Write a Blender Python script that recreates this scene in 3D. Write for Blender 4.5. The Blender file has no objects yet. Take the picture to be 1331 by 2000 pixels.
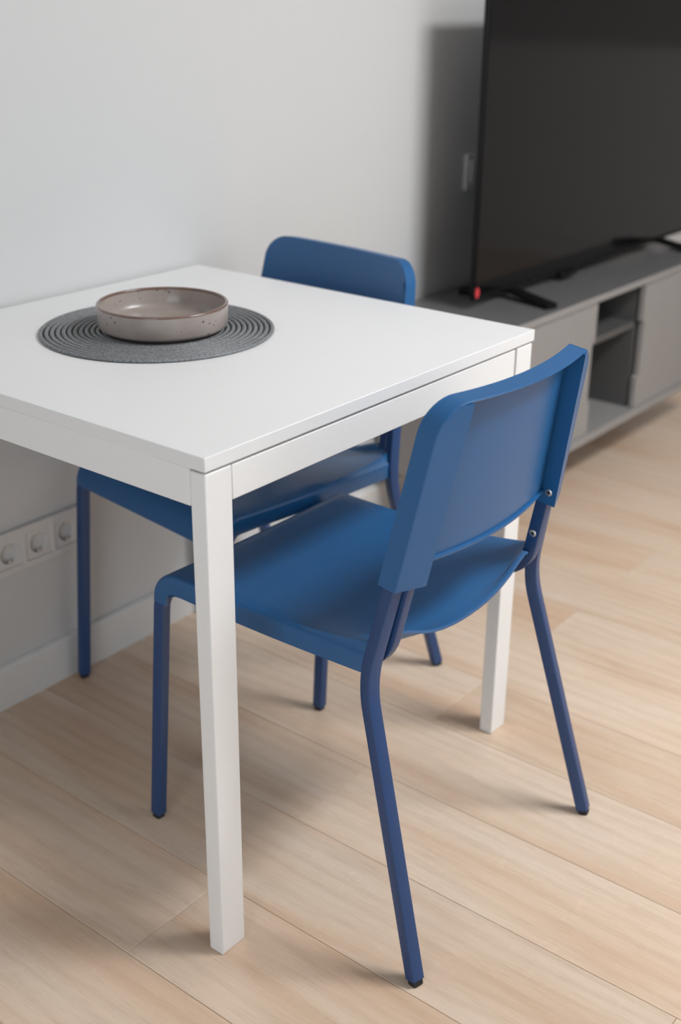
import bpy, bmesh, math, random
from mathutils import Vector, Matrix
random.seed(7)
scene = bpy.context.scene
COL = scene.collection
pi = math.pi

# ------------------------------------------------------------------ camera
CAM_R = [[0.6215815504, -0.7832912053, 0.0095532144],
         [-0.3059566873, -0.2539828173, -0.9175419522],
         [0.7211288939, 0.5674042794, -0.3975242157]]      # rows: right, down, forward
CAM_C = (-0.92111813, -1.67429425, 1.23637866)
F_PX = 2364.59
cam = bpy.data.cameras.new('camera')
cam.sensor_fit = 'HORIZONTAL'
cam.sensor_width = 24.0
cam.lens = F_PX / 1331.0 * 24.0
cam.clip_start = 0.05
cam.dof.use_dof = True
cam.dof.focus_distance = 1.60
cam.dof.aperture_fstop = 3.1
cam_o = bpy.data.objects.new('camera', cam)
COL.objects.link(cam_o)
r, d, f = CAM_R
cam_o.matrix_world = Matrix(((r[0], -d[0], -f[0], CAM_C[0]),
                             (r[1], -d[1], -f[1], CAM_C[1]),
                             (r[2], -d[2], -f[2], CAM_C[2]),
                             (0, 0, 0, 1)))
scene.camera = cam_o

# ------------------------------------------------------------------ world, daylight, added lights, exposure
world = bpy.data.worlds.new('sky')
scene.world = world
world.use_nodes = True
bg = world.node_tree.nodes['Background']
bg.inputs[0].default_value = (0.62, 0.78, 1.0, 1)
bg.inputs[1].default_value = 1.0

# room limits
X0, X1 = -2.3, 4.6
YW, YF = 0.008, -2.70          # wall behind the table, wall with the window
ZC = 2.6
WIN = (0.65, 1.95, 0.90, 2.45)      # window in the wall behind the photographer: x0 x1 z0 z1
WIN2 = (-2.4, -1.0, 0.20, 1.7)      # unseen fill window added in the left wall: y0 y1 z0 z1


def area(name, loc, rot, sx, sy, power, color):
    l = bpy.data.lights.new(name, 'AREA')
    l.shape = 'RECTANGLE'
    l.size, l.size_y = sx, sy
    l.energy = power
    l.color = color
    o = bpy.data.objects.new(name, l)
    o.location = loc
    o.rotation_euler = rot
    COL.objects.link(o)
    return o


area('window_daylight', ((WIN[0] + WIN[1]) / 2, YF + 0.03, (WIN[2] + WIN[3]) / 2),
     (math.radians(90 - 38), 0, 0), WIN[1] - WIN[0] - 0.12, WIN[3] - WIN[2] - 0.1, 13, (0.975, 0.99, 1.0))
area('side_fill_light', (X0 + 0.04, (WIN2[0] + WIN2[1]) / 2, (WIN2[2] + WIN2[3]) / 2),
     (0, math.radians(-90), 0), WIN2[3] - WIN2[2] - 0.1, WIN2[1] - WIN2[0] - 0.1, 20, (0.90, 0.96, 1.0))  # soft fill from the left, set in the added window

LAMP = (1.25, -2.15, 1.05, 0.52)      # ceiling panel, unseen and added as key light: x y width depth
area('added_panel_light', (LAMP[0], LAMP[1], ZC - 0.062), (0, 0, 0), LAMP[2] - .06, LAMP[3] - .06, 62, (0.985, 0.995, 1.0))

vs = scene.view_settings
scene.display_settings.display_device = 'sRGB'
vs.view_transform = 'Standard'
vs.look = 'None'
vs.exposure = -0.06
vs.gamma = 1.0
vs.use_curve_mapping = False

# ------------------------------------------------------------------ materials


def srgb(r, g, b):
    def c(v):
        v /= 255.0
        return v / 12.92 if v <= 0.04045 else ((v + 0.055) / 1.055) ** 2.4
    return (c(r), c(g), c(b), 1.0)


def new_mat(name, color, rough=0.5, metal=0.0, spec=0.5, coat=0.0):
    m = bpy.data.materials.new(name)
    m.use_nodes = True
    b = m.node_tree.nodes['Principled BSDF']
    b.inputs['Base Color'].default_value = color
    b.inputs['Roughness'].default_value = rough
    b.inputs['Metallic'].default_value = metal
    b.inputs['Specular IOR Level'].default_value = spec
    b.inputs['Coat Weight'].default_value = coat
    return m


def nd(m, typ, **kw):
    n = m.node_tree.nodes.new(typ)
    for k, v in kw.items():
        setattr(n, k, v)
    return n


def lk(m, a, b):
    m.node_tree.links.new(a, b)


def fine(m, scale, amount, bump=0.0, dist=0.001, stretch=(1, 1, 1)):
    """slight tone variation and fine relief"""
    b = m.node_tree.nodes['Principled BSDF']
    base = tuple(b.inputs['Base Color'].default_value)
    tc = nd(m, 'ShaderNodeTexCoord')
    mp = nd(m, 'ShaderNodeMapping')
    mp.inputs['Scale'].default_value = stretch
    lk(m, tc.outputs['Object'], mp.inputs['Vector'])
    n = nd(m, 'ShaderNodeTexNoise')
    n.inputs['Scale'].default_value = scale
    n.inputs['Detail'].default_value = 4
    lk(m, mp.outputs[0], n.inputs['Vector'])
    rp = nd(m, 'ShaderNodeValToRGB')
    rp.color_ramp.elements[0].position = 0.3
    rp.color_ramp.elements[1].position = 0.7
    rp.color_ramp.elements[0].color = tuple(max(0, c * (1 - amount)) for c in base[:3]) + (1,)
    rp.color_ramp.elements[1].color = tuple(min(1, c * (1 + amount)) for c in base[:3]) + (1,)
    lk(m, n.outputs['Fac'], rp.inputs[0])
    lk(m, rp.outputs[0], b.inputs['Base Color'])
    if bump:
        bp = nd(m, 'ShaderNodeBump')
        bp.inputs['Strength'].default_value = bump
        bp.inputs['Distance'].default_value = dist
        lk(m, n.outputs['Fac'], bp.inputs['Height'])
        lk(m, bp.outputs[0], b.inputs['Normal'])
    return m


M = {}
M['wall'] = fine(new_mat('wall_paint', (0.61, 0.612, 0.612, 1), 0.75, spec=0.25), 220, 0.008, 0.08, 0.0008)
M['wall2'] = fine(new_mat('grey_wall_paint', (0.40, 0.395, 0.385, 1), 0.8, spec=0.2), 220, 0.01, 0.08, 0.0008)
M['ceiling'] = fine(new_mat('ceiling_paint', (0.72, 0.72, 0.72, 1), 0.85, spec=0.2), 150, 0.01, 0.05)
M['base'] = fine(new_mat('baseboard_paint', (0.68, 0.677, 0.67, 1), 0.4), 60, 0.01)
M['white'] = fine(new_mat('white_lacquer', (0.82, 0.82, 0.815, 1), 0.38, spec=0.4), 300, 0.006, 0.04, 0.0004)
M['top'] = fine(new_mat('white_melamine', (0.79, 0.795, 0.80, 1), 0.42, spec=0.4), 400, 0.008, 0.05, 0.0003)
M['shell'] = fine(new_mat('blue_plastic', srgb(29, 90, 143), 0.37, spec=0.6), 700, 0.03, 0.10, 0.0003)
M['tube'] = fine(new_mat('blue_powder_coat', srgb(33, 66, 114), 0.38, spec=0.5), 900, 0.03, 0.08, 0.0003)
M['rubber'] = fine(new_mat('black_rubber', (0.012, 0.012, 0.014, 1), 0.6), 200, 0.1)
M['steel'] = fine(new_mat('screw_steel', (0.62, 0.60, 0.58, 1), 0.35, 0.9), 400, 0.05)
M['dark'] = fine(new_mat('dark_recess', (0.02, 0.02, 0.02, 1), 0.6), 200, 0.1)
M['tvplastic'] = fine(new_mat('black_plastic', (0.006, 0.006, 0.007, 1), 0.45, spec=0.22), 300, 0.1)
M['screen'] = fine(new_mat('screen_glass', (0.005, 0.005, 0.0055, 1), 0.10, spec=0.34), 3, 0.05)
M['red'] = fine(new_mat('red_sticker', srgb(225, 70, 75), 0.5), 200, 0.05)
M['cab'] = fine(new_mat('grey_foil', (0.30, 0.29, 0.285, 1), 0.45, spec=0.4), 80, 0.02)
M['cabtop'] = fine(new_mat('dark_grey_top', (0.155, 0.153, 0.155, 1), 0.28, spec=0.5), 80, 0.02)
M['cab_shade'] = fine(new_mat('grey_foil_shaded', (0.10, 0.098, 0.097, 1), 0.5, spec=0.4), 80, 0.02)  # darker foil inside; shade within the cabinet is put into the colour
M['socket'] = fine(new_mat('white_socket_plastic', (0.65, 0.64, 0.632, 1), 0.35), 200, 0.01)
M['frame'] = fine(new_mat('window_frame_white', (0.85, 0.85, 0.85, 1), 0.4), 80, 0.01)


M['diffuser'] = new_mat('lamp_diffuser', (0.85, 0.85, 0.85, 1), 0.5)  # glowing face of the added ceiling lamp
M['diffuser'].node_tree.nodes['Principled BSDF'].inputs['Emission Color'].default_value = (1, 0.985, 0.96, 1)
M['diffuser'].node_tree.nodes['Principled BSDF'].inputs['Emission Strength'].default_value = 3.0


def glass_mat():
    m = bpy.data.materials.new('window_glass')
    m.use_nodes = True
    nt = m.node_tree
    nt.nodes.clear()
    o = nd(m, 'ShaderNodeOutputMaterial')
    mx = nd(m, 'ShaderNodeMixShader')
    t = nd(m, 'ShaderNodeBsdfTransparent')
    g = nd(m, 'ShaderNodeBsdfGlossy')
    g.inputs['Roughness'].default_value = 0.02
    fr = nd(m, 'ShaderNodeFresnel')
    lk(m, fr.outputs[0], mx.inputs[0])
    lk(m, t.outputs[0], mx.inputs[1])
    lk(m, g.outputs[0], mx.inputs[2])
    lk(m, mx.outputs[0], o.inputs[0])
    return m


M['glass'] = glass_mat()


def wood_mat():
    m = new_mat('oak_laminate', (0.6, 0.45, 0.33, 1), 0.36, spec=0.5)
    b = m.node_tree.nodes['Principled BSDF']
    tc = nd(m, 'ShaderNodeTexCoord')
    oi = nd(m, 'ShaderNodeObjectInfo')
    rv = nd(m, 'ShaderNodeVectorMath', operation='MULTIPLY')
    rv.inputs[1].default_value = (13.7, 29.3, 7.1)
    lk(m, oi.outputs['Random'], rv.inputs[0])
    ad = nd(m, 'ShaderNodeVectorMath', operation='ADD')
    lk(m, tc.outputs['Object'], ad.inputs[0])
    lk(m, rv.outputs[0], ad.inputs[1])

    def mapped(sx, sy):
        mp = nd(m, 'ShaderNodeMapping')
        mp.inputs['Scale'].default_value = (sx, sy, 1)
        lk(m, ad.outputs[0], mp.inputs['Vector'])
        return mp.outputs[0]

    def noise(vec, scale, detail=4, rough=0.55, dist=0.0):
        n = nd(m, 'ShaderNodeTexNoise')
        n.inputs['Scale'].default_value = scale
        n.inputs['Detail'].default_value = detail
        n.inputs['Roughness'].default_value = rough
        n.inputs['Distortion'].default_value = dist
        lk(m, vec, n.inputs['Vector'])
        return n.outputs['Fac']

    def ramp(fac, stops):
        rp = nd(m, 'ShaderNodeValToRGB')
        el = rp.color_ramp.elements
        while len(el) < len(stops):
            el.new(0.5)
        for e, (p, c) in zip(el, stops):
            e.position = p
            e.color = c if len(c) == 4 else tuple(c) + (1,)
        lk(m, fac, rp.inputs[0])
        return rp.outputs[0]

    def mix(fac, a, c, mode='MIX'):
        n = nd(m, 'ShaderNodeMix', data_type='RGBA', blend_type=mode)
        if isinstance(fac, float):
            n.inputs[0].default_value = fac
        else:
            lk(m, fac, n.inputs[0])
        lk(m, a, n.inputs[6])
        lk(m, c, n.inputs[7])
        return n.outputs[2]

    patches = ramp(noise(mapped(5, 0.9), 1.6, 3, 0.5, 0.6),
                   [(0.30, srgb(211, 181, 155)), (0.50, srgb(219, 196, 174)), (0.72, srgb(222, 203, 185))])
    # growth rings / cathedrals
    wv = nd(m, 'ShaderNodeTexWave', wave_type='BANDS', bands_direction='X', wave_profile='SIN')
    wv.inputs['Scale'].default_value = 9
    wv.inputs['Distortion'].default_value = 9.0
    wv.inputs['Detail'].default_value = 2
    wv.inputs['Detail Scale'].default_value = 0.9
    lk(m, mapped(1.0, 0.16), wv.inputs['Vector'])
    rings = ramp(wv.outputs['Fac'], [(0.0, (0.93, 0.91, 0.89)), (0.45, (1, 1, 1)), (1.0, (1.01, 1.01, 1.01))])
    c = mix(0.70, patches, rings, 'MULTIPLY')
    # fine fibres and pores
    fib = ramp(noise(mapped(62, 3.2), 1.5, 6, 0.62, 0.4), [(0.30, (0.90, 0.88, 0.86)), (0.52, (1, 1, 1)), (0.8, (1.03, 1.03, 1.03))])
    c = mix(0.6, c, fib, 'MULTIPLY')
    por = ramp(noise(mapped(300, 13), 1.6, 2, 0.5), [(0.33, (0.80, 0.76, 0.72)), (0.46, (1, 1, 1))])
    c = mix(0.40, c, por, 'MULTIPLY')
    # pale ray flecks across the grain
    flk = ramp(noise(mapped(22, 60), 1.0, 2, 0.5, 1.5), [(0.60, (1, 1, 1)), (0.72, (1.06, 1.06, 1.05))])
    c = mix(0.6, c, flk, 'MULTIPLY')
    # sparse knots
    vo = nd(m, 'ShaderNodeTexVoronoi', feature='F1')
    vo.inputs['Scale'].default_value = 1.0
    lk(m, mapped(4.3, 1.35), vo.inputs['Vector'])
    kn = ramp(vo.outputs['Distance'], [(0.0, (0.62, 0.50, 0.42)), (0.045, (0.86, 0.79, 0.74)), (0.13, (1, 1, 1))])
    c = mix(0.75, c, kn, 'MULTIPLY')
    # tone of each board
    tone = nd(m, 'ShaderNodeMapRange')
    tone.inputs['To Min'].default_value = 0.955
    tone.inputs['To Max'].default_value = 1.035
    lk(m, oi.outputs['Random'], tone.inputs['Value'])
    cc = nd(m, 'ShaderNodeVectorMath', operation='SCALE')
    lk(m, c, cc.inputs[0])
    lk(m, tone.outputs[0], cc.inputs['Scale'])
    lk(m, cc.outputs[0], b.inputs['Base Color'])
    bp = nd(m, 'ShaderNodeBump')
    bp.inputs['Strength'].default_value = 0.12
    bp.inputs['Distance'].default_value = 0.0006
    lk(m, por, bp.inputs['Height'])
    lk(m, bp.outputs[0], b.inputs['Normal'])
    return m


M['wood'] = wood_mat()


def ceramic_mat():
    m = new_mat('speckled_stoneware', srgb(160, 148, 143), 0.3, spec=0.5, coat=0.25)
    b = m.node_tree.nodes['Principled BSDF']
    tc = nd(m, 'ShaderNodeTexCoord')
    n = nd(m, 'ShaderNodeTexNoise')
    n.inputs['Scale'].default_value = 18
    lk(m, tc.outputs['Object'], n.inputs['Vector'])
    rp = nd(m, 'ShaderNodeValToRGB')
    rp.color_ramp.elements[0].position, rp.color_ramp.elements[1].position = 0.35, 0.7
    rp.color_ramp.elements[0].color = srgb(152, 141, 135)
    rp.color_ramp.elements[1].color = srgb(166, 156, 150)
    lk(m, n.outputs['Fac'], rp.inputs[0])
    prev = rp.outputs[0]
    for sc, rad, col in ((80, 0.072, srgb(74, 60, 56)), (150, 0.07, srgb(108, 94, 89))):
        vo = nd(m, 'ShaderNodeTexVoronoi', feature='F1')
        vo.inputs['Scale'].default_value = sc
        lk(m, tc.outputs['Object'], vo.inputs['Vector'])
        # only some of the cells carry a speck
        sep = nd(m, 'ShaderNodeSeparateColor')
        lk(m, vo.outputs['Color'], sep.inputs[0])
        thr = nd(m, 'ShaderNodeMath', operation='MULTIPLY')
        lk(m, sep.outputs[0], thr.inputs[0])
        thr.inputs[1].default_value = rad * 2.2
        lt = nd(m, 'ShaderNodeMath', operation='LESS_THAN')
        lk(m, vo.outputs['Distance'], lt.inputs[0])
        lk(m, thr.outputs[0], lt.inputs[1])
        mx = nd(m, 'ShaderNodeMix', data_type='RGBA')
        lk(m, lt.outputs[0], mx.inputs[0])
        lk(m, prev, mx.inputs[6])
        mx.inputs[7].default_value = col
        prev = mx.outputs[2]
    lk(m, prev, b.inputs['Base Color'])
    return m


M['ceramic'] = ceramic_mat()
M['rim'] = fine(new_mat('brown_glaze', srgb(112, 88, 78), 0.2, spec=0.6, coat=0.4), 60, 0.12)
M['footring'] = fine(new_mat('dark_clay', srgb(58, 52, 50), 0.7), 80, 0.1)
M['mat_base'] = fine(new_mat('dark_mat_backing', (0.018, 0.018, 0.019, 1), 0.8), 300, 0.1)  # dark disc under the rings, so the gaps between them come out dark
M['braid'] = fine(new_mat('grey_paper_cord', srgb(124, 127, 130), 0.5, spec=0.5), 420, 0.55, 0.4, 0.0008)

# ------------------------------------------------------------------ mesh helpers


def link(name, bm, mat, parent=None, smooth=None, bevel=0.0, segs=2):
    me = bpy.data.meshes.new(name)
    bmesh.ops.recalc_face_normals(bm, faces=bm.faces)
    bm.to_mesh(me)
    bm.free()
    me.materials.append(mat)
    o = bpy.data.objects.new(name, me)
    COL.objects.link(o)
    if parent is not None:
        o.parent = parent
    if smooth is not None:
        me.shade_smooth()
        me.set_sharp_from_angle(angle=math.radians(smooth))
    if bevel:
        md = o.modifiers.new('bevel', 'BEVEL')
        md.width = bevel
        md.segments = segs
        md.limit_method = 'ANGLE'
        md.angle_limit = math.radians(40)
        md.harden_normals = False
    return o


def box(bm, x0, x1, y0, y1, z0, z1):
    vs_ = [bm.verts.new(c) for c in ((x0, y0, z0), (x1, y0, z0), (x1, y1, z0), (x0, y1, z0),
                                     (x0, y0, z1), (x1, y0, z1), (x1, y1, z1), (x0, y1, z1))]
    for q in ((0, 3, 2, 1), (4, 5, 6, 7), (0, 1, 5, 4), (1, 2, 6, 5), (2, 3, 7, 6), (3, 0, 4, 7)):
        bm.faces.new([vs_[i] for i in q])
    return vs_


def bx(name, dims, mat, parent=None, bevel=0.0, segs=2):
    bm = bmesh.new()
    box(bm, *dims)
    return link(name, bm, mat, parent, smooth=35 if bevel else None, bevel=bevel, segs=segs)


def grid_faces(bm, rows, close_u=False, close_v=False):
    """rows: list of lists of BMVerts"""
    nr, nc = len(rows), len(rows[0])
    for i in range(nr if close_v else nr - 1):
        for j in range(nc if close_u else nc - 1):
            q = [rows[i][j], rows[i][(j + 1) % nc], rows[(i + 1) % nr][(j + 1) % nc], rows[(i + 1) % nr][j]]
            if len(set(q)) == 4:
                try:
                    bm.faces.new(q)
                except ValueError:
                    pass


def lathe(bm, prof, n=64, close=False):
    rows = []
    for k in range(n):
        a = 2 * pi * k / n
        rows.append([bm.verts.new((rr * math.cos(a), rr * math.sin(a), z)) for rr, z in prof])
    grid_faces(bm, rows, close_u=close, close_v=True)
    return rows


def fillet(pts, rad, n=8):
    """round the inner corners of a 3D polyline; rad: one radius per inner corner"""
    out = [Vector(pts[0])]
    for i in range(1, len(pts) - 1):
        a, b, c = Vector(pts[i - 1]), Vector(pts[i]), Vector(pts[i + 1])
        d1, d2 = (a - b).normalized(), (c - b).normalized()
        ang = d1.angle(d2)
        t = rad[i - 1] / math.tan(ang / 2)
        t = min(t, (a - b).length * 0.49, (c - b).length * 0.49)
        rr = t * math.tan(ang / 2)
        ctr = b + (d1 + d2).normalized() * (rr / math.sin(ang / 2))
        p1, p2 = b + d1 * t, b + d2 * t
        v1, v2 = p1 - ctr, p2 - ctr
        om = v1.angle(v2)
        for k in range(n + 1):
            s = k / n
            out.append(ctr + (v1 * math.sin((1 - s) * om) + v2 * math.sin(s * om)) / math.sin(om))
    out.append(Vector(pts[-1]))
    return out


def round_rect(w, h, r, n=3):
    pts = []
    for cx, cy, a0 in ((w / 2 - r, h / 2 - r, 0), (-w / 2 + r, h / 2 - r, pi / 2),
                       (-w / 2 + r, -h / 2 + r, pi), (w / 2 - r, -h / 2 + r, 1.5 * pi)):
        for k in range(n + 1):
            a = a0 + (pi / 2) * k / n
            pts.append((cx + r * math.cos(a), cy + r * math.sin(a)))
    return pts


def sweep(bm, path, prof, ref=(1, 0, 0)):
    """sweep a closed profile along a path that stays roughly in the plane normal to ref"""
    ref = Vector(ref)
    rows = []
    for i, p in enumerate(path):
        if i == 0:
            t = path[1] - path[0]
        elif i == len(path) - 1:
            t = path[-1] - path[-2]
        else:
            t = (path[i + 1] - path[i]).normalized() + (path[i] - path[i - 1]).normalized()
        t.normalize()
        a = (ref - t * ref.dot(t)).normalized()
        b = t.cross(a)
        rows.append([bm.verts.new(p + a * u + b * v) for u, v in prof])
    grid_faces(bm, rows, close_u=True)
    bm.faces.new(rows[0])
    bm.faces.new(list(reversed(rows[-1])))


def cyl(bm, c, axis, r, h, n=20):
    axis = Vector(axis).normalized()
    a = axis.orthogonal().normalized()
    b = axis.cross(a)
    c = Vector(c)
    lo, hi = [], []
    for k in range(n):
        t = 2 * pi * k / n
        p = c + (a * math.cos(t) + b * math.sin(t)) * r
        lo.append(bm.verts.new(p))
        hi.append(bm.verts.new(p + axis * h))
    for k in range(n):
        bm.faces.new((lo[k], lo[(k + 1) % n], hi[(k + 1) % n], hi[k]))
    bm.faces.new(list(reversed(lo)))
    bm.faces.new(hi)


def thing(name, label, cat, loc=(0, 0, 0), rz=0.0, group=None):
    o = bpy.data.objects.new(name, None)
    o.empty_display_size = 0.1
    COL.objects.link(o)
    o.location = loc
    o.rotation_euler = (0, 0, rz)
    o['label'] = label
    o['category'] = cat
    if group:
        o['group'] = group
    return o


def structure(o, label=None, cat=None):
    o['kind'] = 'structure'
    if label:
        o['label'] = label
    if cat:
        o['category'] = cat
    return o


def copy_tree(o, parent=None):
    c = o.copy()
    COL.objects.link(c)
    c.parent = parent
    for ch in [k for k in bpy.data.objects if k.parent == o]:
        copy_tree(ch, c)
    return c


# ------------------------------------------------------------------ room shell
T = 0.12
structure(bx('wall_back', (X0 - T, X1 + T, YW, YW + T, -0.05, ZC), M['wall']),
          'white painted wall behind the table and television', 'wall')
structure(bx('wall_right', (X1, X1 + T, YF - T, YW, -0.05, ZC), M['wall2']),
          'grey painted wall at the far end of the room', 'wall')
bm = bmesh.new()
box(bm, X0 - T, X0, YF - T, WIN2[0], -0.05, ZC)
box(bm, X0 - T, X0, WIN2[1], YW, -0.05, ZC)
box(bm, X0 - T, X0, WIN2[0], WIN2[1], -0.05, WIN2[2])
box(bm, X0 - T, X0, WIN2[0], WIN2[1], WIN2[3], ZC)
structure(link('wall_left', bm, M['wall2']), 'grey painted side wall with an added fill window', 'wall')
bm = bmesh.new()
box(bm, X0, WIN[0], YF - T, YF, -0.05, ZC)
box(bm, WIN[1], X1, YF - T, YF, -0.05, ZC)
box(bm, WIN[0], WIN[1], YF - T, YF, -0.05, WIN[2])
box(bm, WIN[0], WIN[1], YF - T, YF, WIN[3], ZC)
structure(link('wall_front', bm, M['wall2']), 'grey painted wall with the large window', 'wall')
structure(bx('ceiling', (X0 - T, X1 + T, YF - T, YW + T, ZC, ZC + 0.1), M['ceiling']),
          'plain white ceiling over the room', 'ceiling')

# unseen flat ceiling lamp, added for steep light from above
cl_ = thing('added_ceiling_lamp', 'flat white ceiling lamp added out of view for light from above', 'lamp', (LAMP[0], LAMP[1], ZC))
bm = bmesh.new()
a_, b_ = LAMP[2] / 2, LAMP[3] / 2
for q in ((-a_, a_, -b_, -b_ + .03), (-a_, a_, b_ - .03, b_), (-a_, -a_ + .03, -b_ + .03, b_ - .03), (a_ - .03, a_, -b_ + .03, b_ - .03)):
    box(bm, q[0], q[1], q[2], q[3], -.06, 0)
link('lamp_frame', bm, M['frame'], cl_)
bx('diffuser', (-a_ + .03, a_ - .03, -b_ + .03, b_ - .03, -.05, -.04), M['diffuser'], cl_)

structure(bx('reflection_panel', (X1 - 0.02, X1, YF, YW - 0.014, 0.09, 1.0), M['base'], bevel=0.003),  # unseen panel, added so the television screen has something pale to reflect
          'white panelling added on the unseen far wall for the television to reflect', 'panelling')

# windows
w1 = bpy.data.objects.new('window_1', None)
COL.objects.link(w1)
w1.location = ((WIN[0] + WIN[1]) / 2, YF - 0.07, WIN[2])
structure(w1, 'large white framed window facing the table', 'window')
hw, hh = (WIN[1] - WIN[0]) / 2, WIN[3] - WIN[2]
bm = bmesh.new()
for a in ((-hw, hw, -.03, .03, 0, .06), (-hw, hw, -.03, .03, hh - .06, hh),
          (-hw, -hw + .06, -.03, .03, .06, hh - .06), (hw - .06, hw, -.03, .03, .06, hh - .06), (-.04, .04, -.03, .03, .06, hh - .06)):
    box(bm, *a)
link('window_frame', bm, M['frame'], w1, bevel=0.003)
for s in (-1, 1):
    a, b_ = sorted((s * .04, s * (hw - .06)))
    bx('pane', (a, b_, -.004, .004, .06, hh - .06), M['glass'], w1)
w2 = bpy.data.objects.new('fill_window', None)  # added window, carries the fill light from the left
COL.objects.link(w2)
w2.location = (X0 - 0.07, (WIN2[0] + WIN2[1]) / 2, WIN2[2])
structure(w2, 'white framed window added in the unseen side wall for fill light', 'window')
hw, hh = (WIN2[1] - WIN2[0]) / 2, WIN2[3] - WIN2[2]
bm = bmesh.new()
for a in ((-.03, .03, -hw, hw, 0, .06), (-.03, .03, -hw, hw, hh - .06, hh),
          (-.03, .03, -hw, -hw + .06, .06, hh - .06), (-.03, .03, hw - .06, hw, .06, hh - .06)):
    box(bm, *a)
link('window_frame', bm, M['frame'], w2, bevel=0.003)
bx('pane', (-.004, .004, -hw + .06, hw - .06, .06, hh - .06), M['glass'], w2)

# baseboard: rounded upper edge
def baseboard(name, length, label):
    bm = bmesh.new()
    prof = [(0, 0), (-0.012, 0), (-0.012, 0.078)] + \
           [(-0.012 + 0.009 * (1 - math.cos(k * pi / 12)), 0.078 + 0.009 * math.sin(k * pi / 12)) for k in range(1, 7)] + [(0, 0.087)]
    rows = [[bm.verts.new((x, y, z)) for y, z in prof] for x in (0, length)]
    grid_faces(bm, rows, close_u=True)
    bm.faces.new(rows[0])
    bm.faces.new(list(reversed(rows[1])))
    o = link(name, bm, M['base'], smooth=40)
    return structure(o, label, 'baseboard')


b = baseboard('baseboard_back', X1 - X0, 'white baseboard along the wall behind the table')
b.location = (X0, YW, 0)
b = baseboard('baseboard_right', YW - YF - 0.024, 'white baseboard along the far end wall')
b.location = (X1, YW - 0.012, 0)
b.rotation_euler = (0, 0, -pi / 2)

# floor: substrate and one object per plank
floor = bx('floor', (X0, X1, YF, YW, -0.05, -0.009), M['dark'])
structure(floor, 'pale oak laminate floor of long planks', 'floor')
PW, PL, GAP = 0.187, 1.29, 0.0007


def plank_mesh(x0, x1, y0, y1):
    bm = bmesh.new()
    e = 0.0006
    lo = [bm.verts.new(c) for c in ((x0, y0, -.008), (x1, y0, -.008), (x1, y1, -.008), (x0, y1, -.008))]
    mi = [bm.verts.new(c) for c in ((x0, y0, -e), (x1, y0, -e), (x1, y1, -e), (x0, y1, -e))]
    hi = [bm.verts.new(c) for c in ((x0 + e, y0 + e, 0), (x1 - e, y0 + e, 0), (x1 - e, y1 - e, 0), (x0 + e, y1 - e, 0))]
    for A, B in ((lo, mi), (mi, hi)):
        for k in range(4):
            bm.faces.new((A[k], A[(k + 1) % 4], B[(k + 1) % 4], B[k]))
    bm.faces.new(hi)
    bm.faces.new(list(reversed(lo)))
    bmesh.ops.recalc_face_normals(bm, faces=bm.faces)
    me = bpy.data.meshes.new('plank')
    bm.to_mesh(me)
    bm.free()
    me.materials.append(M['wood'])
    return me


cache = {}
row0 = math.floor((X0 + 0.078) / PW)
k = row0
while -0.078 + k * PW < X1:
    xa, xb = max(-0.078 + k * PW, X0) + GAP / 2, min(-0.078 + (k + 1) * PW, X1) - GAP / 2
    yj = -0.640 if k % 2 == 0 else -1.287
    if k in (2,):
        yj = -0.634
    y = yj + PL * 2
    while y > YF:
        ya, yb = max(y - PL, YF) + GAP / 2, min(y, YW) - GAP / 2
        y -= PL
        if yb - ya < 0.03 or xb - xa < 0.01:
            continue
        key = (round(xb - xa, 4), round(yb - ya, 4))
        if key not in cache:
            cache[key] = plank_mesh(-key[0] / 2, key[0] / 2, -key[1] / 2, key[1] / 2)
        o = bpy.data.objects.new('plank', cache[key])
        o.location = ((xa + xb) / 2, (ya + yb) / 2, 0)
        COL.objects.link(o)
        o.parent = floor
    k += 1

# ------------------------------------------------------------------ table
TW, TH, LX, LY, INS = 0.75, 0.74, 0.0455, 0.0253, 0.002
tb = thing('dining_table', 'square white dining table pushed against the white wall', 'table', (TW / 2, -TW / 2, 0))
h = TW / 2
bx('tabletop', (-h, h, -h, h, TH - 0.0185, TH), M['top'], tb, bevel=0.0012)
zl = TH - 0.0185 - 0.0035
xi, yi = h - INS, h - INS
for sx in (-1, 1):
    for sy in (-1, 1):
        xa, xb = sorted((sx * xi, sx * (xi - LX)))
        ya, yb = sorted((sy * yi, sy * (yi - LY)))
        if sy > 0:
            ya -= 0.003
            yb -= 0.003
        bx('leg', (xa, xb, ya, yb, 0, zl), M['white'], tb, bevel=0.0022, segs=3)
AH = 0.046
for sy in (-1, 1):
    ya, yb = sorted((sy * (yi - 0.0012), sy * (yi - 0.022)))
    if sy > 0:
        ya -= .003
        yb -= .003
    bx('apron', (-xi + LX + 0.0012, xi - LX - 0.004, ya, yb, zl - AH, zl - 0.0008), M['white'], tb, bevel=0.0015)
for sx in (-1, 1):
    xa, xb = sorted((sx * (xi - 0.0004), sx * (xi - 0.022)))
    bx('apron', (xa, xb, -yi + LY + 0.0006, yi - LY - 0.0036, zl - AH, zl + 0.0029), M['white'], tb, bevel=0.0015)
# spacer frame between aprons and top
bm = bmesh.new()
for a in ((-h + .03, h - .03, -h + .010, -h + .020, zl - .004, TH - .0185), (-h + .03, h - .03, h - .024, h - .014, zl - .004, TH - .0185),
          (-h + .008, -h + .018, -h + .03, h - .035, zl - .004, TH - .0185), (h - .018, h - .008, -h + .03, h - .035, zl - .004, TH - .0185)):
    box(bm, *a)
link('spacer_strip', bm, M['white'], tb)

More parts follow.
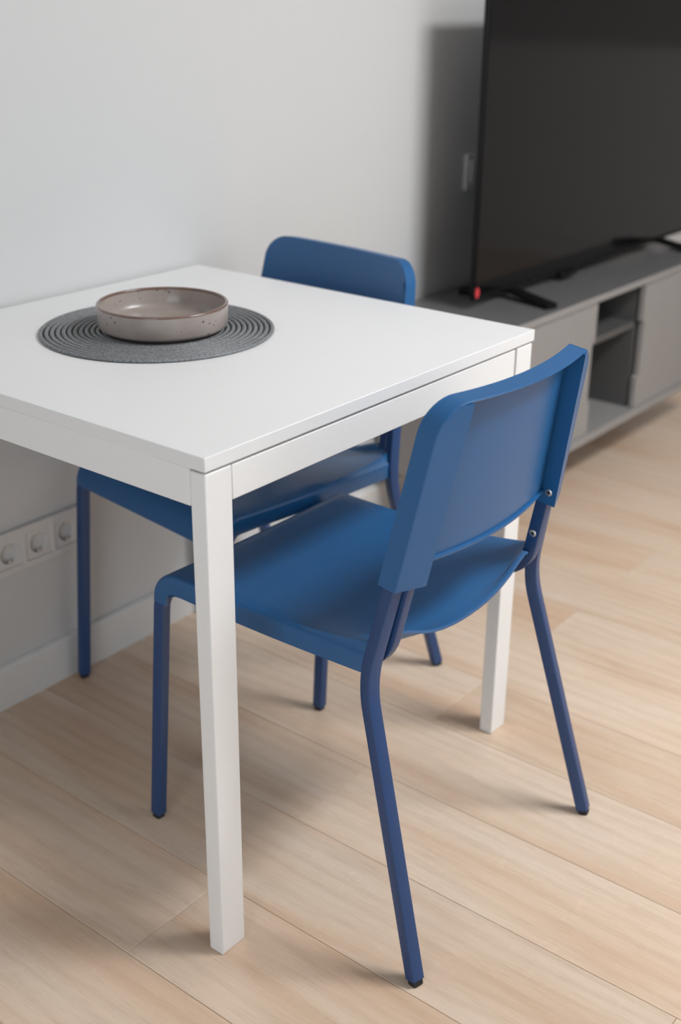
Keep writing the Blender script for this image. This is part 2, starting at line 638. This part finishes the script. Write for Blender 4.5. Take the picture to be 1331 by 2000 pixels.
# ------------------------------------------------------------------ placemat and bowl
mat_o = thing('placemat', 'round dark grey braided placemat under the stoneware bowl', 'placemat', (0.357, -0.300, TH))
NR = 21
MR = 0.184
pit = MR / NR
bm = bmesh.new()
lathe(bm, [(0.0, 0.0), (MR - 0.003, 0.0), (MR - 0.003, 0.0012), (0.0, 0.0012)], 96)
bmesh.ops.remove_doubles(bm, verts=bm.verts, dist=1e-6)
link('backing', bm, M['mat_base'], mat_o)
for i in range(NR):
    rc = (i + 0.5) * pit
    bm = bmesh.new()
    n = max(24, int(2 * pi * rc / 0.0030))
    n -= n % 2
    rows = []
    for k in range(n):
        a = 2 * pi * k / n
        row = []
        for j in range(8):
            t = 2 * pi * j / 8
            # two plaited strands: the crest zigzags from side to side
            zig = 0.0007 if k % 2 else -0.0007
            up = max(0.0, math.sin(t))
            rr = rc + math.cos(t) * (pit * 0.39) + zig * up
            zz = 0.0027 + math.sin(t) * 0.0025 + (0.0004 if (k + j) % 2 else -0.0004) * up
            row.append(bm.verts.new((rr * math.cos(a), rr * math.sin(a), max(zz, 0.0003))))
        rows.append(row)
    grid_faces(bm, rows, close_u=True, close_v=True)
    link('braid_ring', bm, M['braid'], mat_o, smooth=180)

bowl = thing('bowl', 'low round grey-brown speckled stoneware bowl on the placemat', 'bowl', (0.3585, -0.312, TH + 0.0050))
BR, BH = 0.1015, 0.0430
prof = [(0.0, 0.004), (0.088, 0.004), (0.0945, 0.0045), (0.0985, 0.0068), (0.1003, 0.0105), (BR - 0.0003, 0.022), (BR, BH - 0.003),
        (BR - 0.0047, BH - 0.003), (BR - 0.006, 0.020), (BR - 0.0085, 0.0135), (BR - 0.015, 0.0100), (BR - 0.03, 0.0092), (0.0, 0.009)]
bm = bmesh.new()
lathe(bm, prof, 96)
bmesh.ops.remove_doubles(bm, verts=bm.verts, dist=1e-6)
link('body', bm, M['ceramic'], bowl, smooth=50)
bm = bmesh.new()
rp = [(BR + 0.0002, BH - 0.0032)] + [(BR - 0.0024 + 0.0027 * math.cos(t * pi / 8), BH - 0.0022 + 0.0024 * math.sin(t * pi / 8)) for t in range(9)] + [(BR - 0.0050, BH - 0.0036)]
lathe(bm, rp, 96)
link('rim', bm, M['rim'], bowl, smooth=60)
bm = bmesh.new()
lathe(bm, [(0.082, 0.0), (0.092, 0.0), (0.0955, 0.0052), (0.082, 0.0045)], 96, close=True)
link('foot_ring', bm, M['footring'], bowl, smooth=40)

# ------------------------------------------------------------------ chair
LEAN = 0.1423
TUBE = round_rect(0.0195, 0.0185, 0.0019)
TWIST = math.radians(13)


def make_chair(label, group):
    c = thing('dining_chair', label, 'chair', group=group)
    for s in (-1, 1):
        # rear leg: slants back to the floor, bends under the seat and leans back again
        ref = (math.cos(TWIST), -s * -math.sin(TWIST), 0)
        path = fillet([(s * .2385, -.2810, 0.008), (s * .2065, -.1660, 0.415), (s * .1750, -.2190, .695)], [0.17], 10)
        bm = bmesh.new()
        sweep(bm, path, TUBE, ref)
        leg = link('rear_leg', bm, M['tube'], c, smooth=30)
        bm = bmesh.new()
        sweep(bm, [Vector((s * .2390, -.2832, 0)), Vector((s * .2380, -.2799, .012))], round_rect(0.0165, 0.0155, 0.003), ref)
        link('foot_cap', bm, M['rubber'], leg, smooth=30)
        # front leg, running on under the seat and up beside the rear leg
        path = fillet([(s * .2055, .2500, 0.008), (s * .1945, .2235, .4270), (s * .1800, -.1725, .4240), (s * .1690, -.2105, .610)],
                      [0.042, 0.060], 9)
        bm = bmesh.new()
        rows_n = round_rect(0.0175, 0.0195, 0.0019)
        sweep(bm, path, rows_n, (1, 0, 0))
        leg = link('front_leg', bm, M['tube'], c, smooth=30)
        bm = bmesh.new()
        sweep(bm, [Vector((s * .2057, .2504, 0)), Vector((s * .2053, .2496, .012))], round_rect(0.0145, 0.0165, 0.003))
        link('foot_cap', bm, M['rubber'], leg, smooth=30)

    # seat shell: swept section, rounded front edge, lips at the sides
    ypath = [(-0.184, .455), (-0.181, .4548), (-0.178, .4546), (-0.1755, .4544), (-0.173, .4542), (-0.170, .4540), (-0.167, .4537), (-0.164, .4535), (-0.156, .4532)]
    NB = len(ypath)
    NF = NB + 11
    for k in range(12):
        t = k / 11
        y = -0.148 + t * (0.186 + 0.148)
        ypath.append((y, 0.4528 - 0.0035 * math.sin(t * pi * .9)))
    y_e, z_e = ypath[-1]
    R = 0.049
    for k in range(1, 10):
        a = k / 9 * math.radians(86)
        ypath.append((y_e + R * math.sin(a), z_e - R * (1 - math.cos(a))))
    y_e, z_e = ypath[-1]
    ypath.append((y_e + 0.0004, z_e - 0.006))
    us = []
    HWD, RS = 0.2065, 0.007
    nflat = 14
    for k in range(nflat + 1):
        us.append(((HWD - RS) * (2 * k / nflat - 1), 0.0))
    right = [(HWD - RS + RS * math.sin(a), -RS * (1 - math.cos(a))) for a in (pi / 8 * j for j in range(1, 5))]
    right.append((HWD + 0.001, -0.029))
    left = [(-x, hh_) for x, hh_ in reversed(right)]
    us = left + us + right
    bm = bmesh.new()
    rows = []
    for i, (y, z) in enumerate(ypath):
        if i == 0:
            ty, tz = ypath[1][0] - y, ypath[1][1] - z
        elif i == len(ypath) - 1:
            ty, tz = y - ypath[i - 1][0], z - ypath[i - 1][1]
        else:
            ty, tz = ypath[i + 1][0] - ypath[i - 1][0], ypath[i + 1][1] - ypath[i - 1][1]
        l = math.hypot(ty, tz)
        ny, nz = -tz / l, ty / l
        row = []
        back = max(0.0, min(1.0, 1 - (y + 0.184) / 0.30))
        sm = max(0.0, min(1.0, (y + 0.178) / 0.014))
        sm = sm * sm * (3 - 2 * sm)
        k_in = .1610 / .2075 + (1 - .1610 / .2075) * sm
        for x, hgt in us:
            q = max(0.0, 1 - (x / 0.19) ** 2)
            if i <= NF:
                dip = -(0.0045 + 0.013 * back ** 1.3) * q + 0.018 * back ** 3 * (1 - q) ** 1.5 * (1 if (hgt == 0 or sm < 1) else 0)
            else:
                dip = -0.0045 * q * max(0, 1 - (i - NF) / 8)
            yb = y - 0.006 * back ** 3 * q
            row.append(bm.verts.new((x * k_in, yb + ny * hgt, z + nz * hgt * (0.12 + 0.88 * sm) + dip)))
        rows.append(row)
    grid_faces(bm, rows)
    seat = link('seat', bm, M['shell'], c, smooth=50)
    md = seat.modifiers.new('thick', 'SOLIDIFY')
    md.thickness = 0.0045
    md.offset = -1
    md = seat.modifiers.new('bevel', 'BEVEL')
    md.width, md.segments, md.limit_method, md.angle_limit = 0.0012, 2, 'ANGLE', math.radians(50)
    for sx in (-.15, .15):
        for sy in (-.12, .12):
            bm = bmesh.new()
            cyl(bm, (sx * 1.16, sy, .4085), (0, 0, 1), .006, .03, 12)
            link('seat_screw', bm, M['tube'], seat, smooth=30)

    # backrest shell in its own leaning frame: s up the back, t rearwards
    e = Vector((0, -math.sin(LEAN), math.cos(LEAN)))
    nr = Vector((0, -math.cos(LEAN), -math.sin(LEAN)))
    org = Vector((0, -.1752, .5585))
    HB, RC, SAG = 0.2470, 0.042, 0.0376
    DEP, STW = 0.0265, 0.0455

    def aw(s):
        base = 0.2069 - 0.0261 * s / HB
        return base

    def ae(s):
        v = aw(s)
        if s > HB - RC:
            dd = s - (HB - RC)
            v = v - RC + math.sqrt(max(0, RC * RC - dd * dd))
        return v

    def P(x, t, s):
        tt = SAG * (1 - (x / 0.2195) ** 2) + t
        return org + Vector((x, 0, 0)) + nr * tt + e * s

    bm = bmesh.new()
    th = 0.004
    SB = 0.018            # the panel ends a little above the sleeves
    ss = [SB + (HB - RC - SB) * k / 8 for k in range(9)] + [HB - RC + RC * math.sin(pi / 2 * k / 8) for k in range(1, 9)]
    us_ = [-1 + 2 * k / 28 for k in range(29)]

    def panel(t, shrink):
        rows_ = []
        for s in ss:
            w = max(ae(s) - shrink, 0.001)
            sq = min(s, HB - shrink) if shrink else s
            rows_.append([bm.verts.new(P(u * w, t, sq)) for u in us_])
        grid_faces(bm, rows_)
        return rows_
    fr_rows = panel(0.0, 0.0)
    bk_rows = panel(th, 0.003)
    # lower rolled rim of the panel
    rim = []
    for u in us_:
        w = ae(SB) - 0.001
        x = u * w
        rim.append([P(x, -0.0002, SB - .0005), P(x, 0.0075, SB - .0005), P(x, 0.0085, SB + 0.0015), P(x, 0.0080, SB + 0.0045), P(x, 0.003, SB + 0.0050), P(x, -0.0002, SB + .005)])
    grid_faces(bm, [[bm.verts.new(v) for v in r_] for r_ in rim], close_u=True)
    # flange: outer skin and inner skin along the outline, front to rear
    out = []
    n1 = 6
    for k in range(n1):
        s = (HB - RC) * k / n1
        out.append((-aw(s), s))
    wtop = aw(HB)
    for k in range(10):
        a = pi / 2 * k / 9
        out.append((-(aw(HB - RC + RC * math.sin(a))) + RC * (1 - math.cos(a)), HB - RC + RC * math.sin(a)))
    for k in range(1, 20):
        out.append(((-wtop + RC) * (1 - 2 * k / 20.0), HB))
    out += [(-x, s) for x, s in reversed(out[:n1 + 10])]
    cen = (0, HB * 0.45)

    def inward(i, dist):
        x, s = out[i]
        x0_, s0 = out[max(0, i - 1)]
        x1_, s1 = out[min(len(out) - 1, i + 1)]
        tx, ts = x1_ - x0_, s1 - s0
        l = math.hypot(tx, ts)
        return x + ts / l * dist, s - tx / l * dist
    rows_ = []
    for i, (x, s) in enumerate(out):
        xi_, si_ = inward(i, 0.0032)
        # crowned rear edge
        sec = [P(x, 0.0, s), P(x, DEP * .5, s), P(x, DEP - .001, s), P((x + xi_) / 2, DEP, (s + si_) / 2), P(xi_, DEP - .001, si_), P(xi_, th * .5, si_)]
        rows_.append([bm.verts.new(v) for v in sec])
    grid_faces(bm, rows_)
    # sleeves around the tubes
    for sgn in (-1, 1):
        sec_rows = []
        for k in range(12):
            s = (HB - 0.0035) * k / 11
            w = ae(s) - 0.0002
            wi = aw(s) - STW
            w = max(w, wi + 0.001)
            to, ti = DEP - .0004, DEP + .0030
            sec_rows.append([bm.verts.new(P(sgn * w, 0.0005, s)), bm.verts.new(P(sgn * w, to, s)),
                             bm.verts.new(P(sgn * (w * .5 + wi * .5), (to + ti) / 2, s)), bm.verts.new(P(sgn * wi, ti, s)), bm.verts.new(P(sgn * wi, 0.0005, s))])
        grid_faces(bm, sec_rows, close_u=True)
        bm.faces.new(sec_rows[0])
        bm.faces.new(list(reversed(sec_rows[-1])))
    bmesh.ops.remove_doubles(bm, verts=bm.verts, dist=2e-6)
    back = link('backrest', bm, M['shell'], c, smooth=32)

    # bolts on the inner faces of sleeve and frame tube
    for s in (-1, 1):
        for (bx_, by, bz, nm) in ((aw(.02) - STW - .0003, None, None, 'a'), (.1660, -.1880, .500, 'b')):
            if nm == 'a':
                pos = P(s * (aw(.02) - STW - .0002), DEP * .62, .0200)
            else:
                pos = Vector((s * bx_, by, bz))
            bm = bmesh.new()
            ring = 0.0056
            prof_ = [(ring, -.002), (ring, .0006), (ring - .0012, .0013), (.0026, .0013), (.0024, -.0004), (0.0001, -.0006)]
            lathe(bm, prof_, 20)
            rot = Matrix.Rotation(-s * pi / 2, 4, 'Y')
            bmesh.ops.transform(bm, matrix=Matrix.Translation(pos) @ rot, verts=bm.verts)
            bo = link('bolt', bm, M['steel'], back if nm == 'a' else c, smooth=35)
            bo['label'] = 'small silver hex bolt'
            bm = bmesh.new()
            cyl(bm, pos + Vector((-s * -.0002, 0, 0)), (-s, 0, 0), .0023, .0009, 6)
            link('hex_recess', bm, M['dark'], bo)
    return c


GROUP = 'blue dining chairs at the white table'
chair = make_chair('blue plastic chair in front, seen from behind with its whole backrest in view', GROUP)
chair.location = (0.368, -0.703, 0)
chair2 = copy_tree(chair)
chair2['label'] = 'blue plastic chair behind the table, backrest rising above the far table edge'
chair2.location = (0.596, -0.260, 0)
chair2.rotation_euler = (0, 0, math.radians(83.0))

# ------------------------------------------------------------------ wall sockets
def socket_module(parent, x):
    """60 mm insert with a round recess, two holes, two earth clips"""
    n = 40
    bm = bmesh.new()
    rr, hs, yy = 0.0195, 0.0275, -0.0075
    ring = [bm.verts.new((x + rr * math.cos(2 * pi * k / n), yy, rr * math.sin(2 * pi * k / n))) for k in range(n)]
    sq = []
    for k in range(n):
        a = 2 * pi * k / n
        m_ = max(abs(math.cos(a)), abs(math.sin(a)))
        sq.append(bm.verts.new((x + hs * math.cos(a) / m_, yy, hs * math.sin(a) / m_)))
    rear = [bm.verts.new((v.co.x, yy + .004, v.co.z)) for v in sq]
    cup = [bm.verts.new((x + rr * .97 * math.cos(2 * pi * k / n), yy + .0155, rr * .97 * math.sin(2 * pi * k / n))) for k in range(n)]
    for k in range(n):
        j = (k + 1) % n
        bm.faces.new((ring[k], ring[j], sq[j], sq[k]))
        bm.faces.new((sq[k], sq[j], rear[j], rear[k]))
        bm.faces.new((ring[k], ring[j], cup[j], cup[k]))
    bm.faces.new(cup)
    ins = link('socket_insert', bm, M['socket'], parent, smooth=35)
    for dx in (-.0095, .0095):
        bm = bmesh.new()
        cyl(bm, (x + dx, yy + .0152, 0), (0, 1, 0), .0027, .001, 14)
        link('pin_hole', bm, M['dark'], ins)
    for dz in (-1, 1):
        bm = bmesh.new()
        box(bm, x - .0035, x + .0035, yy + .001, yy + .0150, dz * .0165 - .0020, dz * .0165 + .0020)
        link('earth_clip', bm, M['steel'], ins)


so = thing('wall_socket_panel', 'white triple wall socket low on the wall beneath the table', 'socket', (0.315, YW, 0.3005))
bm = bmesh.new()
N = 40
# frame with three square openings
xs = [-.105, -.0935, -.0385, -.0275, .0275, .0385, .0935, .105]
xs = [-.1045, -.0930, -.0375, -.0280, .0280, .0375, .0930, .1045]
zs = [-.0415, -.0278, .0278, .0415]
for i in range(len(xs) - 1):
    for j in range(3):
        if j == 1 and i in (1, 3, 5):
            continue
        box(bm, xs[i], xs[i + 1], -.010, 0, zs[j], zs[j + 1])
bmesh.ops.remove_doubles(bm, verts=bm.verts, dist=1e-6)
# drop the inner walls shared by neighbouring cells
seen = {}
for fc in list(bm.faces):
    key = tuple(sorted(v.index for v in fc.verts)) if False else tuple(sorted((round(v.co.x, 5), round(v.co.y, 5), round(v.co.z, 5)) for v in fc.verts))
    seen.setdefault(key, []).append(fc)
dead = [fc for fs in seen.values() if len(fs) > 1 for fc in fs]
bmesh.ops.delete(bm, geom=dead, context='FACES')
link('socket_frame', bm, M['socket'], so, smooth=35, bevel=0.0012)
for x in (-.0655, 0, .0655):
    socket_module(so, x)

# outlet plate beside the television
pl = thing('wall_plate', 'white wall plate half hidden behind the television edge', 'wall plate', (1.739, YW, 0.818))
bx('cover_frame', (-.0425, .0425, -.011, 0, -.0435, .0435), M['socket'], pl, bevel=0.003, segs=3)
bx('rocker', (-.028, .028, -.015, -.010, -.028, .028), M['socket'], pl, bevel=0.002)

# ------------------------------------------------------------------ television cabinet
CX0, CX1, CD, CZ0, CZ1 = 1.345, 2.625, 0.333, 0.140, 0.535
cab = thing('tv_cabinet', 'long low grey wall-mounted cabinet under the television', 'cabinet', (CX0, YW - 0.013, CZ0))
L, H = CX1 - CX0, CZ1 - CZ0
Dp = CD - 0.013
th = 0.016
bx('top_panel', (0, L, -Dp, 0, H - 0.017, H), M['cabtop'], cab, bevel=0.0012)
bx('top_edge_strip', (0.0, L, -Dp - .0012, -Dp, H - 0.0165, H - .0005), M['cab'], cab)
bx('bottom_panel', (0, L, -Dp, 0, 0, 0.022), M['cab'], cab, bevel=0.001)
bx('side_panel', (0, th, -Dp + .002, 0, .022, H - .017), M['cab'], cab)
bx('side_panel', (L - th, L, -Dp + .002, 0, .022, H - .017), M['cab'], cab)
bx('back_panel', (th, L - th, -.008, -.002, .022, H - .017), M['cab_shade'], cab)
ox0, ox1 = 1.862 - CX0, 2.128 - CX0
bx('divider', (ox0, ox0 + th, -Dp + .030, -.008, .022, H - .017), M['cab_shade'], cab)
bx('divider', (ox1 - .004, ox1 + th - .004, -Dp + .030, -.008, .022, H - .017), M['cab_shade'], cab)
bx('shelf', (ox0 + th, ox1 - .004, -Dp + .030, -.008, .250, .267), M['cab_shade'], cab, bevel=0.001)


def door(x0, x1, edge):
    """sliding door with a shallow grip notch in one edge; edge=+1 right, -1 left"""
    z0, z1, n0, n1, dp = .0235, H - .0185, .112, .272, .012
    y0, y1 = -Dp + .006, -Dp + .022
    if edge > 0:
        poly = [(x0, z0), (x1, z0), (x1, n0), (x1 - dp, n0 + .004), (x1 - dp, n1 - .004), (x1, n1), (x1, z1), (x0, z1)]
    else:
        poly = [(x0, z0), (x1, z0), (x1, z1), (x0, z1), (x0, n1), (x0 + dp, n1 - .004), (x0 + dp, n0 + .004), (x0, n0)]
    bm = bmesh.new()
    a = [bm.verts.new((x, y0, z)) for x, z in poly]
    b_ = [bm.verts.new((x, y1, z)) for x, z in poly]
    for k in range(len(poly)):
        j = (k + 1) % len(poly)
        bm.faces.new((a[k], a[j], b_[j], b_[k]))
    bm.faces.new(a)
    bm.faces.new(list(reversed(b_)))
    return link('sliding_door', bm, M['cab'], cab, bevel=0.001)


door(th + .001, 1.846 - CX0, 1)
door(2.122 - CX0, L - th - .001, -1)

# ------------------------------------------------------------------ television
TVX0, TVX1, TVY, TVZ0, TVZ1 = 1.490, 2.722, -0.170, 0.558, 1.268
tv = thing('television', 'large black flat-screen television standing on the grey cabinet', 'television', ((TVX0 + TVX1) / 2, TVY, CZ1))
hw = (TVX1 - TVX0) / 2
zb, zt = TVZ0 - CZ1, TVZ1 - CZ1
bx('bezel', (-hw, hw, 0.0, 0.012, zb, zt), M['tvplastic'], tv, bevel=0.002)
bx('screen', (-hw + .007, hw - .007, -.0012, .002, zb + .014, zt - .007), M['screen'], tv)
bx('rear_housing', (-hw * .72, hw * .72, 0.012, 0.055, zb + .05, zb + .46), M['tvplastic'], tv, bevel=0.012, segs=3)
bx('chin_strip', (-hw + .002, hw - .002, -.002, .001, zb + .0015, zb + .012), M['tvplastic'], tv, bevel=0.0005)
for fx in (1.652, 2.502):
    x = fx - (TVX0 + TVX1) / 2
    bm = bmesh.new()
    path = fillet([(x - .024, -.135, .0076), (x + .012, .005, .022), (x - .024, .125, .0076)], [.03], 6)
    sweep(bm, path, round_rect(.036, .0135, .004))
    ft = link('stand_foot', bm, M['tvplastic'], tv, smooth=35)
bm = bmesh.new()
box(bm, -.205, -.125, -.014, .010, zb - .012, zb + .001)
link('sensor_pod', bm, M['tvplastic'], tv, smooth=35, bevel=.004)
bm = bmesh.new()
rowA = [bm.verts.new((-hw + .013 + .008 * math.cos(2 * pi * k / 20), -.0024, zb + .018 + .013 * math.sin(2 * pi * k / 20))) for k in range(20)]
rowB = [bm.verts.new((v.co.x, -.0010, v.co.z)) for v in rowA]
for k in range(20):
    bm.faces.new((rowA[k], rowA[(k + 1) % 20], rowB[(k + 1) % 20], rowB[k]))
bm.faces.new(rowA)
bm.faces.new(list(reversed(rowB)))
st = link('sticker', bm, M['red'], tv)
st['label'] = 'small red oval sticker'
